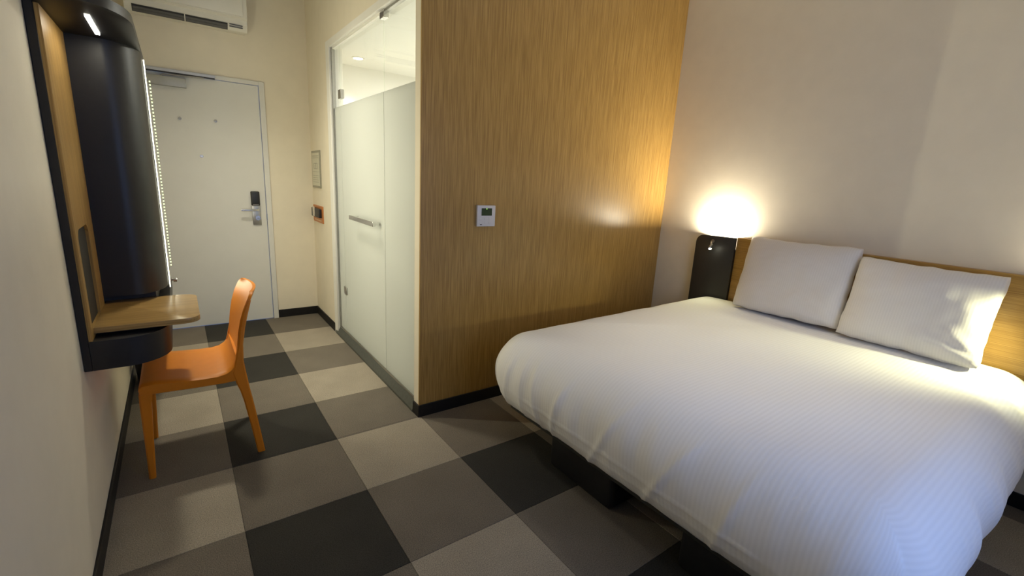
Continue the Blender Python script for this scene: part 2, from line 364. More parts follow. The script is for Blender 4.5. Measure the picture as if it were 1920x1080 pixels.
# ------------------------------------------------------------------ entry door
d = struct('door_1', 'white entry door at the end of the corridor', (-0.38, YF, 0)); d['category'] = 'door'
LX0, LX1, LT = -0.82, 0.070, 2.140
bm = bmesh.new()
bm_box(bm, LX1+0.004, 0.118, YF-0.018, YF+0.08, 0, 2.178, 0.002, 1); bm_box(bm, -0.868, LX0-0.004, YF-0.018, YF+0.08, 0, 2.178, 0.002, 1)
bm_box(bm, LX0-0.004, LX1+0.004, YF-0.018, YF+0.08, LT+0.004, 2.178, 0.002, 1)
from_bm('door_frame', bm, 'door_paint', d, smooth=True)
leaf = box('door_leaf', (LX0, LX1, YF-0.008, YF+0.035, 0.006, LT), 'door_paint', d, bev=0.002, seg=1)
box('strike_plate', (0.0735, 0.0755, YF-0.019, YF+0.01, 0.965, 1.02), 'satin_steel', d)
YD = YF-0.008
for hx, hz in ((-0.523, 1.803), (-0.273, 1.810)):
    h = tube('coat_hook', [(hx, YD, hz), (hx, YD-0.004, hz)], 0.013, 'satin_steel', d); h['label'] = 'small round steel coat hook'
    tube('hook_peg', [(hx, YD-0.004, hz), (hx, YD-0.030, hz+0.004)], [0.006, 0.008], 'satin_steel', h)
ph = tube('peephole', [(-0.397, YD, 1.51), (-0.397, YD-0.005, 1.51)], 0.012, 'chrome', d)
tube('peephole_lens', [(-0.397, YD-0.005, 1.51), (-0.397, YD-0.0065, 1.51)], 0.006, 'thermostat_white', ph)
lk = box('lock_plate', (-0.047, 0.023, YD-0.012, YD, 0.922, 1.10), 'satin_steel', d, bev=0.003); lk['label'] = 'satin steel lock plate'
rd = box('card_reader', (-0.052, 0.020, YD-0.026, YD, 1.098, 1.228), 'black_plastic', d, bev=0.010, seg=3); rd['label'] = 'black key card reader'
box('reader_slot', (-0.040, 0.008, YD-0.0275, YD-0.024, 1.105, 1.109), 'button_grey', rd)
bm = bmesh.new(); bm_tube(bm, [(0.0, YD-0.010, 1.062), (0.0, YD-0.050, 1.062), (-0.006, YD-0.058, 1.062), (-0.02, YD-0.060, 1.062), (-0.14, YD-0.060, 1.060)], 0.0095, 14)
lv = from_bm('lever', bm, 'chrome', d, smooth=True); lv['label'] = 'round bar lever handle'
tube('cylinder_ring', [(-0.004, YD-0.011, 0.985), (-0.004, YD-0.018, 0.985)], 0.020, 'chrome', lk, 20)
tube('thumb_turn', [(-0.004, YD-0.016, 0.985), (-0.004, YD-0.034, 0.985)], [0.007, 0.006], 'satin_steel', lk)
cl = box('closer_body', (-0.73, -0.455, YD-0.046, YD, 2.042, 2.112), 'closer_grey', d, bev=0.004); cl['label'] = 'grey hydraulic door closer'
rl = box('closer_rail', (-0.72, -0.250, YF-0.040, YF-0.016, 2.142, 2.170), 'aluminium', d, bev=0.002, seg=1); rl['label'] = 'aluminium slide rail'
box('rail_groove', (-0.715, -0.254, YF-0.0405, YF-0.036, 2.137, 2.149), 'ac_shadow', rl)
tube('closer_arm', [(-0.62, YD-0.030, 2.112), (-0.60, YD-0.030, 2.128), (-0.33, YD-0.028, 2.138)], 0.006, 'satin_steel', d, 8)

# ------------------------------------------------------------------ bathroom glazing
g = struct('door_2', 'glazed bathroom front with frosted glass door and white frame', (XH+0.03, -1.06, 0)); g['category'] = 'door'
bm = bmesh.new()
bm_box(bm, XH-0.006, XH+0.10, -0.262, GY1+0.035, 0, GZ1+0.012, 0.003, 1)            # jamb
bm_box(bm, XH-0.006, XH+0.10, GY0, -0.262, 2.405, GZ1+0.012, 0.003, 1)              # head
from_bm('white_frame', bm, 'white_paint', g, smooth=True)
box('head_track', (XH+0.018, XH+0.042, GY0, -1.40, 2.392, 2.407), 'satin_steel', g)
box('head_seal', (XH+0.016, XH+0.044, -1.40, -0.270, 2.388, 2.407), 'white_paint', g)
box('wall_channel', (XH+0.010, XH+0.036, -0.285, -0.262, 0.07, 2.40), 'satin_steel', g)
GX = XH+0.022
def pane(y0, y1, z0, z1, name='glass_pane'):
    bm = bmesh.new(); bm_box(bm, GX, GX+0.010, y0, y1, 1.947, z1); n0 = len(bm.faces)
    bm_box(bm, GX, GX+0.010, y0, y1, z0, 1.947)
    bm.faces.ensure_lookup_table()
    for f in bm.faces[n0:]: f.material_index = 1
    for f in bm.faces:
        if all(abs(v.co.z-1.947) < 1e-5 for v in f.verts): f.material_index = 1
    return from_bm(name, bm, ['clear_glass', 'frosted_glass'], g)
pane(-0.440, -0.283, 0.072, 2.395); pane(-1.388, -0.446, 0.080, 2.382, 'glass_door'); pane(GY0, -1.394, 0.080, 2.395)
for hz in (2.034, 0.452):
    box('hinge', (GX-0.009, GX+0.019, -0.490, -0.420, hz-0.033, hz+0.033), 'satin_steel', g, bev=0.002, seg=1)
box('corner_clip', (GX-0.012, GX+0.022, -1.435, -1.365, 2.360, 2.412), 'chrome', g, bev=0.002, seg=1)
hb = bmesh.new(); bm_box(hb, GX-0.062, GX-0.042, -1.325, -0.795, 1.095, 1.127, 0.002, 1)
h = from_bm('door_handle', hb, 'chrome', g, smooth=True); h['label'] = 'long flat chrome bar handle'
for hy in (-1.290, -0.83): box('handle_standoff', (GX-0.044, GX-0.001, hy-0.012, hy+0.012, 1.100, 1.122), 'chrome', h)
th = bmesh.new(); bm_prism(th, [(XH-0.012, 0.0), (XH-0.012, 0.016), (XH+0.014, 0.070), (XH+0.10, 0.070), (XH+0.10, 0.0)], GY0, GY1-0.005, axis=1)
t = from_bm('threshold', th, 'threshold_metal', g); t['label'] = 'dark sloped threshold strip'
box('sill_channel', (XH+0.014, XH+0.040, GY0, -0.285, 0.070, 0.082), 'satin_steel', g)

# bathroom downlight (real lamp behind the glass)
bl = thing('bathroom_downlight', 'round recessed downlight in the bathroom ceiling', 'downlight', (0.84, 0.12, 2.45))
tube('trim_ring', [(0.84, 0.12, 2.450), (0.84, 0.12, 2.444)], 0.055, 'white_paint', bl, 24)
tube('lens', [(0.84, 0.12, 2.444), (0.84, 0.12, 2.442)], 0.040, 'downlight_lens', bl, 24)
light('bathroom_spot', 'SPOT', (0.84, 0.12, 2.43), 22, (1.0, 0.97, 0.90), aim=(0.86, 0.50, 1.30), parent=bl, spot_size=math.radians(78), spot_blend=0.5, shadow_soft_size=0.04)
bl2 = thing('bathroom_fill_light', 'assumed unseen light over the bathroom floor, brightening the frosted glass', 'ceiling light', (1.55, -0.85, 2.45))  # guessed lamp, out of view, put in to light the frosted glass from behind
box('housing', (1.35, 1.75, -1.05, -0.65, 2.425, 2.45), 'white_paint', bl2)
box('diffuser', (1.37, 1.73, -1.03, -0.67, 2.418, 2.425), 'downlight_lens', bl2)
light('bathroom_glow', 'AREA', (1.55, -0.85, 2.41), 48, (1.0, 0.98, 0.93), aim=(1.55, -0.85, 0), parent=bl2, shape='SQUARE', size=0.36)

# corridor ceiling light, above the picture
hl = thing('corridor_downlight', 'recessed ceiling downlight in the corridor ceiling between door and chair', 'downlight', (-0.20, -0.85, ZC))
tube('trim_ring', [(-0.20, -0.85, ZC), (-0.20, -0.85, ZC-0.008)], 0.085, 'white_paint', hl, 28)
tube('lens', [(-0.20, -0.85, ZC-0.008), (-0.20, -0.85, ZC-0.011)], 0.065, 'downlight_lens', hl, 28)
light('corridor_lamp', 'SPOT', (-0.20, -0.85, ZC-0.03), 165, (1.0, 0.93, 0.75), aim=(-0.20, -0.85, 0), parent=hl, shadow_soft_size=0.11, spot_size=math.radians(112), spot_blend=1.0)

# unseen lamp above the picture, added to brighten the bed
cl_ = thing('bed_fill_light', 'unseen ceiling lamp added to brighten the bed', 'downlight', (1.55, -3.35, ZC))
tube('trim_ring', [(1.55, -3.35, ZC), (1.55, -3.35, ZC-0.008)], 0.085, 'white_paint', cl_, 28)
tube('lens', [(1.55, -3.35, ZC-0.008), (1.55, -3.35, ZC-0.011)], 0.065, 'downlight_lens', cl_, 28)
light('bed_fill_lamp', 'SPOT', (1.55, -3.35, ZC-0.03), 58, (1.0, 0.93, 0.76), aim=(1.65, -3.30, 0), parent=cl_, shadow_soft_size=0.065, spot_size=math.radians(54), spot_blend=1.0)

# ------------------------------------------------------------------ air conditioner
ac = thing('air_conditioner', 'white split air conditioner on the wall above the entry door', 'air conditioner', (-0.38, YF, 2.53))
AX0, AX1 = -0.79, -0.004
prof = [(YF, 2.535), (0.335, 2.515), (0.325, 2.520), (0.295, 2.565), (0.300, 2.600), (0.268, 2.612)] + arc(0.300, 2.800, 0.036, 0.030, 180, 90, 5) + [(YF, 2.83)]
prism('body', prof, AX0, AX1, 'ac_plastic', ac, axis=0, bev=0.006)
box('front_panel', (AX0+0.03, AX1-0.03, 0.255, 0.268, 2.618, 2.79), 'ac_plastic', ac, bev=0.004)
sl = prism('outlet', [(0.328, 2.5165), (0.297, 2.559), (0.294, 2.557), (0.325, 2.5145)], AX0+0.045, AX1-0.14, 'ac_shadow', ac, axis=0)
for k, (yy, zz) in enumerate(((0.315, 2.527), (0.303, 2.543))):
    prism('louver', [(yy+0.006, zz-0.010), (yy+0.003, zz-0.012), (yy-0.008, zz+0.003), (yy-0.005, zz+0.005)], AX0+0.05, AX1-0.145, 'ac_louver', ac, axis=0)
box('louver_clip', (-0.43, -0.424, 0.290, 0.325, 2.513, 2.562), 'ac_plastic', ac)
for zz in (2.540, 2.556): box('display_line', (AX1-0.128, AX1-0.035, 0.292, 0.312, zz-0.002, zz+0.002), 'ac_louver', ac)

# ------------------------------------------------------------------ things on the corridor wall
sg = thing('evacuation_notice', 'framed paper notice on the corridor wall above the card switch', 'notice', (XH, 0.30, 1.45))
box('frame', (XH-0.010, XH, 0.145, 0.450, 1.285, 1.622), 'sign_frame', sg, bev=0.002, seg=1)
pp = box('paper_sheet', (XH-0.0115, XH-0.009, 0.165, 0.430, 1.305, 1.602), 'paper', sg)
for y0, y1, z0, z1 in ((0.185, 0.41, 1.570, 1.576), (0.185, 0.41, 1.555, 1.559), (0.23, 0.36, 1.505, 1.510), (0.23, 0.36, 1.455, 1.460), (0.23, 0.24, 1.455, 1.510), (0.35, 0.36, 1.455, 1.510), (0.285, 0.30, 1.46, 1.505),
                       (0.185, 0.41, 1.430, 1.433), (0.20, 0.40, 1.395, 1.399), (0.20, 0.40, 1.375, 1.379), (0.20, 0.40, 1.355, 1.359), (0.20, 0.40, 1.335, 1.339)):
    box('print_line', (XH-0.0122, XH-0.0113, y0, y1, z0, z1), 'print_grey', pp)
cs = thing('card_switch', 'copper coloured key card switch beside the bathroom glazing', 'switch', (XH, 0.29, 1.04))
box('plate', (XH-0.010, XH, 0.115, 0.465, 0.962, 1.120), 'copper_plate', cs, bev=0.002, seg=1)
bx = box('card_box', (XH-0.034, XH-0.009, 0.15, 0.44, 1.012, 1.094), 'black_plastic', cs, bev=0.004)
box('card_slot', (XH-0.038, XH-0.033, 0.30, 0.37, 1.018, 1.108), 'chrome', cs, bev=0.002, seg=1)
for k in range(6): box('print_mark', (XH-0.0115, XH-0.0095, 0.17+k*0.04, 0.195+k*0.04, 0.978, 0.990), 'cream_print', cs)

# thermostat on the veneer
YV = YW-0.006
tm = thing('thermostat', 'white square thermostat with green display on the wood veneer wall', 'thermostat', (0.911, YV, 1.23))
box('housing', (0.847, 0.976, YV-0.020, YV, 1.167, 1.293), 'thermostat_white', tm, bev=0.003)
sc_ = box('display', (0.876, 0.950, YV-0.0215, YV-0.019, 1.232, 1.276), 'lcd_green', tm)
box('pilot_light', (0.909, 0.915, YV-0.0225, YV-0.021, 1.270, 1.275), 'green_pilot', sc_)
for k, (bx_, bz) in enumerate(((0.870, 1.212), (0.908, 1.212), (0.940, 1.212), (0.870, 1.190), (0.908, 1.190), (0.940, 1.190))):
    box('button', (bx_-0.010, bx_+0.010, YV-0.0215, YV-0.019, bz-0.006, bz+0.006), 'thermostat_white', tm, bev=0.0008, seg=1)
for k in range(2): box('indicator', (0.868+k*0.008, 0.873+k*0.008, YV-0.0215, YV-0.019, 1.176, 1.181), 'black_plastic', tm)

# ------------------------------------------------------------------ wall desk unit
YU, YC, YE = -2.140, -1.700, -0.75              # near end, column face, far end
du = thing('wall_desk_unit', 'black wall unit with oak lining, small desk and curved column', 'desk unit', (XL, -1.45, 0.65))
XB = XL+0.026
box('back_panel', (XL+0.001, XB, YU, YE, 0.651, 1.958), 'black_lacquer', du, bev=0.002, seg=1)
rx = -0.678
low = [(XL+0.001, YU)] + arc(rx-0.145, YU+0.16, 0.145, 0.16, -90, 0, 14) + [(rx, YE), (XL+0.001, YE)]
low2 = [(XB, YU)] + low[1:-1] + [(XB, YE)]
prism('drawer_box', low2, 0.651, 0.767, 'black_lacquer', du, bev=0.002)
top_plan = [(XB, YU-0.045)] + arc(rx-0.150, YU+0.10, 0.150, 0.245, -90, 0, 16) + [(rx, YE), (XB, YE)]
cp = prism('canopy', top_plan, 1.926, 1.958, 'black_lacquer', du, bev=0.002)
colm = [(XB, YC)] + arc(rx-0.130, YC+0.20, 0.130, 0.20, -90, 0, 16) + [(rx, YE), (XB, YE)]
prism('curved_column', colm, 0.838, 1.926, 'black_lacquer', du)
prism('column_foot', [(XB, YC+0.06), (rx-0.05, YC+0.09), (rx-0.03, YE), (XB, YE)], 0.767, 0.838, 'dark_interior', du)
# oak lining with a rounded recess above the desk
NY0, NY1, NZ0, NZ1, nr = -2.095, -1.840, 0.806, 1.185, 0.045
outer = [(YU+0.004, 0.768), (YC, 0.768), (YC, 1.925), (YU+0.004, 1.925)]
bm = bmesh.new()
xo, xi = XB+0.012, XB
hole = [(NY0, NZ0), (NY1, NZ0)] + arc(NY1-nr, NZ1-nr, nr, nr, 0, 90, 6) + arc(NY0+nr, NZ1-nr, nr, nr, 90, 180, 6)
for xx in (xo,):
    vo = [bm.verts.new((xx, a, b)) for a, b in outer]; vh = [bm.verts.new((xx, a, b)) for a, b in hole]
    es = [bm.edges.new((vo[i], vo[(i+1) % 4])) for i in range(4)] + [bm.edges.new((vh[i], vh[(i+1) % len(vh)])) for i in range(len(vh))]
    bmesh.ops.triangle_fill(bm, use_beauty=True, use_dissolve=False, edges=es)
fs = bm.faces[:]
ret = bmesh.ops.extrude_face_region(bm, geom=fs)
for v in [q for q in ret['geom'] if isinstance(q, bmesh.types.BMVert)]: v.co.x = xi
ln = from_bm('oak_lining', bm, 'veneer_lining', du); ln['label'] = 'oak veneer back lining with a rounded recess'
rc = box('recess_back', (XB-0.001, XB+0.002, NY0, NY1, NZ0, NZ1), 'dark_interior', du); rc['label'] = 'dark back of the recess'
# desk top
r = 0.055; DX = -0.567; DY0, DY1 = -2.082, -1.630
desk = [(xo, DY0)] + arc(DX-r, DY0+r, r, r, -90, 0, 8) + arc(DX-r, DY1-r, r, r, 0, 90, 8) + [(xo, DY1)]
dk = prism('desk_top', desk, 0.783, 0.806, 'veneer_desk', du, bev=0.0015); dk['label'] = 'small oak desk board with rounded corners'
prism('desk_support', [(xo, DY0+0.05), (-0.72, DY0+0.05), (-0.69, -1.95), (-0.69, DY1-0.02), (xo, DY1-0.02)], 0.767, 0.783, 'dark_interior', du)
box('bracket', (-0.690, -0.668, -1.80, -1.79, 0.760, 0.783), 'satin_steel', du)
# canopy lamp
lp = box('canopy_light', (-0.806, -0.792, -2.095, -1.800, 1.920, 1.926), 'led_warm', du); lp['label'] = 'slim lit strip lamp'
light('canopy_lamp', 'AREA', (-0.799, -1.945, 1.916), 0.6, (1.0, 0.92, 0.72), aim=(-0.799, -1.945, 0), parent=du, shape='RECTANGLE', size=0.014, size_y=0.24)

# backlit mirror on the side of the column
mr = thing('backlit_mirror', 'tall mirror with lit edge strip on the side of the black column', 'mirror', (rx, -1.15, 1.38))
box('mirror_glass', (rx+0.004, rx+0.009, -1.46, -0.86, 0.815, 1.905), 'mirror_silver', mr)
e1 = box('glass_edge', (rx+0.0005, rx+0.0095, -0.86, -0.852, 0.815, 1.905), 'green_glass_edge', mr)
st = box('light_strip', (rx+0.0036, rx+0.0078, -1.475, -1.460, 0.815, 1.905), 'led_mirror', mr); st['label'] = 'bright vertical light strip'
ledm = None
for k in range(58):
    z = 0.83+k*0.0185
    if ledm is None:
        bm = bmesh.new(); bm_box(bm, -0.0016, 0.0016, -0.003, 0.003, -0.004, 0.004)
        ledm = bpy.data.meshes.new('led'); bm.to_mesh(ledm); bm.free(); ledm.materials.append(MATS['led_dot'])
    o = bpy.data.objects.new('led', ledm); COL.objects.link(o); o.parent = mr
    o.location = Vector((rx+0.0108, -0.90, z))-Vector(mr.location)
light('mirror_lamp', 'AREA', (rx+0.022, -1.16, 1.36), 16.5, (1.0, 0.94, 0.70), aim=(0.5, -1.16, 1.36), parent=mr, shape='RECTANGLE', size=0.02, size_y=1.05)
kb = thing('mirror_knob', 'small chrome knob at the foot of the backlit mirror', 'knob', (rx, -0.90, 0.735))
tube('stem', [(rx, -0.90, 0.735), (rx+0.012, -0.90, 0.735)], 0.006, 'chrome', kb)
tube('knob_head', [(rx+0.012, -0.90, 0.735), (rx+0.030, -0.90, 0.735)], 0.016, 'chrome', kb, 20)

# waste bin under the unit
bn = thing('waste_bin', 'black waste bin on the carpet below the desk unit', 'bin', (-0.83, -0.66, 0))
bm = bmesh.new()
loft(bm, [[(-0.83+rr*math.cos(2*PI*k/24)*0.11, -0.66+rr*math.sin(2*PI*k/24)*0.11, z) for k in range(24)] for rr, z in ((0.80, 0.0), (0.85, 0.05), (1.0, 0.31), (0.96, 0.31), (0.80, 0.02))])
from_bm('bucket', bm, 'black_plastic', bn, smooth=True)
bm = bmesh.new(); bm_tube(bm, [(-0.83+0.108*math.cos(2*PI*k/24), -0.66+0.108*math.sin(2*PI*k/24), 0.31) for k in range(25)], 0.004, 6, caps=False)
from_bm('rim', bm, 'black_lacquer', bn, smooth=True)

# ------------------------------------------------------------------ orange chair (faces the left wall)
ch = thing('desk_chair', 'orange moulded plastic chair pulled up to the small oak desk', 'chair', (-0.58, -1.70, 0))
CY0, CY1 = -1.925, -1.478
# seat: dished slab whose rear edge sweeps up
bm = bmesh.new()
prof_t = [(-0.822, 0.440), (-0.818, 0.458), (-0.806, 0.468), (-0.76, 0.470), (-0.68, 0.462), (-0.58, 0.455), (-0.52, 0.455), (-0.485, 0.462), (-0.460, 0.478), (-0.445, 0.500), (-0.437, 0.530)]
prof_b = [(-0.420, 0.530), (-0.418, 0.46), (-0.425, 0.415), (-0.50, 0.412), (-0.62, 0.415), (-0.74, 0.420), (-0.815, 0.422)]
out = prof_t+prof_b
ys = [CY0, CY0+0.010, CY0+0.05, -1.70, CY1-0.05, CY1-0.010, CY1]
rings = []
for y in ys:
    u = abs((y-(-1.7015))/0.2235); edge = 0.006 if u > 0.99 else 0.0
    rings.append([(x*(1-0)+(0.004 if (edge and i == 0) else 0), y, z+(0.006*(u**2) if i < len(prof_t) else 0)-(edge if i < len(prof_t) else -edge)) for i, (x, z) in enumerate(out)])
loft(bm, rings); from_bm('seat', bm, 'orange_plastic', ch, smooth=True)
# backrest: bent sheet, rounded upper corners, slightly wrapped around the sitter
bm = bmesh.new()
bp_ = [(0.500, -0.444), (0.54, -0.436), (0.60, -0.428), (0.66, -0.420), (0.72, -0.408), (0.77, -0.393), (0.80, -0.381), (0.825, -0.369), (0.842, -0.360), (0.850, -0.355)]
hw = [0.205, 0.205, 0.206, 0.207, 0.209, 0.211, 0.211, 0.206, 0.190, 0.165]
NY = 16; front = []; back = []
for (z, x), h_ in zip(bp_, hw):
    fr, bk = [], []
    for k in range(NY+1):
        s = -1+2*k/NY; y = -1.7015+s*h_; wrap = 0.030*(1-s*s)*min(1, (z-0.48)/0.12)
        fr.append(bm.verts.new((x+wrap, y, z))); bk.append(bm.verts.new((x+wrap+0.014, y, z-0.001)))
    front.append(fr); back.append(bk)
n = len(bp_)
for i in range(n-1):
    for k in range(NY):
        bm.faces.new((front[i][k], front[i][k+1], front[i+1][k+1], front[i+1][k])); bm.faces.new((back[i][k], back[i+1][k], back[i+1][k+1], back[i][k+1]))
    bm.faces.new((front[i][0], front[i+1][0], back[i+1][0], back[i][0])); bm.faces.new((front[i][NY], back[i][NY], back[i+1][NY], front[i+1][NY]))
for k in range(NY):
    bm.faces.new((front[0][k], back[0][k], back[0][k+1], front[0][k+1])); bm.faces.new((front[-1][k], front[-1][k+1], back[-1][k+1], back[-1][k]))
from_bm('backrest', bm, 'orange_plastic', ch, smooth=True)
def leg(sections):
    bm = bmesh.new(); c = 0.006
    rings = []
    for z, x0, x1, y0, y1 in sections:
        rings.append([(x0+c, y0, z), (x1-c, y0, z), (x1, y0+c, z), (x1, y1-c, z), (x1-c, y1, z), (x0+c, y1, z), (x0, y1-c, z), (x0, y0+c, z)])
    loft(bm, rings); return from_bm('leg', bm, 'orange_plastic', ch, smooth=True)
for s in (0, 1):
    def yy(a, b): return (CY0+a, CY0+b) if s == 0 else (CY1-b, CY1-a)
    dx = 0.0 if s == 0 else 0.012
    leg([(z, x0, x1, *yy(a, b)) for z, x0, x1, a, b in ((0.0, -0.826, -0.800, 0.012, 0.036), (0.20, -0.824, -0.790, 0.008, 0.038), (0.38, -0.823, -0.780, -0.002, 0.040), (0.43, -0.8215, -0.772, -0.002, 0.042))])
    leg([(z, x0+dx*max(0, 1-z/0.4), x1+dx*max(0, 1-z/0.4), *yy(a, b)) for z, x0, x1, a, b in (
        (0.0, -0.378, -0.344, 0.002, 0.026), (0.15, -0.398, -0.362, 0.000, 0.030), (0.30, -0.421, -0.381, -0.002, 0.033), (0.36, -0.433, -0.390, -0.003, 0.034), (0.40, -0.446, -0.395, -0.003, 0.034), (0.46, -0.460, -0.402, -0.003, 0.034), (0.52, -0.443, -0.408, -0.003, 0.034),
        (0.60, -0.4255, -0.404, 0.001, 0.032), (0.68, -0.4135, -0.390, 0.004, 0.030), (0.75, -0.3965, -0.373, 0.006, 0.028), (0.80, -0.378, -0.359, 0.009, 0.026), (0.815, -0.371, -0.355, 0.012, 0.024))])

# ------------------------------------------------------------------ headboard and lamp panels
HB0, HB1, HZ = -2.680, -4.200, 1.138
XP = XR-0.045
hd = thing('headboard', 'oak veneer headboard with horizontal grain behind the pillows', 'headboard', (XR, -3.44, 0.3))
box('oak_panel', (XP, XR-0.001, HB1, HB0, 0.28, HZ), 'veneer_headboard', hd, bev=0.0015, seg=1)
box('wall_cleat', (XR-0.03, XR-0.001, HB1+0.3, HB0-0.3, 0.20, 0.28), 'dark_interior', hd)
def lamp_panel(y_in, y_out, label, reading_aim, e_read, e_up, reach):
    s = 1 if y_out > y_in else -1
    p = thing('bedside_lamp_panel', label, 'lamp', (XR, (y_in+y_out)/2, 0.0), 'bedside lamp panels')
    rad = 0.055; cx = y_out-s*rad
    top = arc(cx, HZ-0.010-rad, s*rad, rad, 0, 90, 8)
    plan = [(y_in+s*0.001, 0.28), (y_out, 0.28)] + top + [(y_in+s*0.001, HZ-0.004)]
    prism('panel', plan, XP-0.020, XP-0.002, 'charcoal_panel', p, axis=0, bev=0.0015)
    plan2 = [(y_in+s*0.002, 0.30), (y_out-s*0.02, 0.30), (y_out-s*0.02, HZ-0.09), (y_in+s*0.002, HZ-0.09)]
    prism('backing', plan2, XP-0.002, XR-0.001, 'dark_interior', p, axis=0)
    a, b = sorted((y_in+s*0.035, y_out-s*0.075))
    us = box('uplight_strip', (XP+0.004, XR-0.012, a, b, HZ-0.030, HZ-0.016), 'led_warm', p); us['label'] = 'glowing uplight slot'
    light('uplight', 'AREA', ((XP+XR)/2, (a+b)/2, HZ-0.009), e_up, (1.0, 0.90, 0.70), aim=((XP+XR)/2, (a+b)/2, 4), parent=p, shape='RECTANGLE', size=0.022, size_y=b-a)
    # reading light: bent stalk with a small bright head
    ym = (y_in+y_out)/2 + s*0.005
    hp = Vector((XP-reach, ym-s*0.020, 1.047))
    tube('reading_stalk', [(XP-0.021, ym+s*0.012, 1.092), (XP-0.021-0.45*(reach-0.021), ym+s*0.002, 1.088), hp+Vector((0.012, 0, 0.026)), hp+Vector((0.003, 0, 0.008))], [0.005, 0.006, 0.008, 0.0095], 'satin_steel', p, 12)
    tube('mount_disc', [(XP-0.020, ym+s*0.012, 1.092), (XP-0.024, ym+s*0.012, 1.092)], 0.013, 'satin_steel', p, 16)
    aim = Vector(reading_aim); dv = (aim-hp).normalized()
    tube('lamp_head', [hp+Vector((0, 0, 0.012)), hp], 0.0105, 'satin_steel', p, 14)
    tube('reading_lens', [hp, hp+Vector((-0.002, 0, -0.006)), hp+Vector((-0.003, 0, -0.010))], [0.0095, 0.0090, 0.004], 'reading_lens', p, 14)
    light('reading_lamp', 'SPOT', hp+dv*0.03, e_read, (1.0, 0.98, 0.56), aim=reading_aim, parent=p, spot_size=math.radians(100), spot_blend=0.9, shadow_soft_size=0.03)
    return p
lamp_panel(HB0, HB0+0.305, 'charcoal lamp panel with uplight and reading light beside the veneer wall', (2.30, -2.60, 0.62), 3.0, 25.0, 0.10)
lamp_panel(HB1, HB1-0.305, 'charcoal lamp panel at the picture edge lighting the right pillow', (2.34, -3.93, 0.72), 34.0, 7.0, 0.19)

# ------------------------------------------------------------------ bed
bd = thing('double_bed', 'low double bed with dark frame on black pedestals under the duvet', 'bed', (1.70, -3.36, 0))
BX0, BX1, BY0, BY1 = 0.80, 2.570, -4.17, -2.51
box('bed_frame', (BX0, BX1, BY0, BY1, 0.215, 0.285), 'bed_frame_dark', bd, bev=0.012, seg=3)
box('mattress', (BX0+0.03, BX1, BY0+0.03, BY1-0.03, 0.285, 0.53), 'ticking', bd, bev=0.05, seg=4)
for (x0, y0, y1) in ((0.865, -3.22, -2.79), (0.865, -4.0, -3.57), (2.0, -3.22, -2.79), (2.0, -4.0, -3.57)):
    box('pedestal', (x0, x0+0.42, y0, y1, 0.0, 0.215), 'pedestal_black', bd, bev=0.025, seg=3)

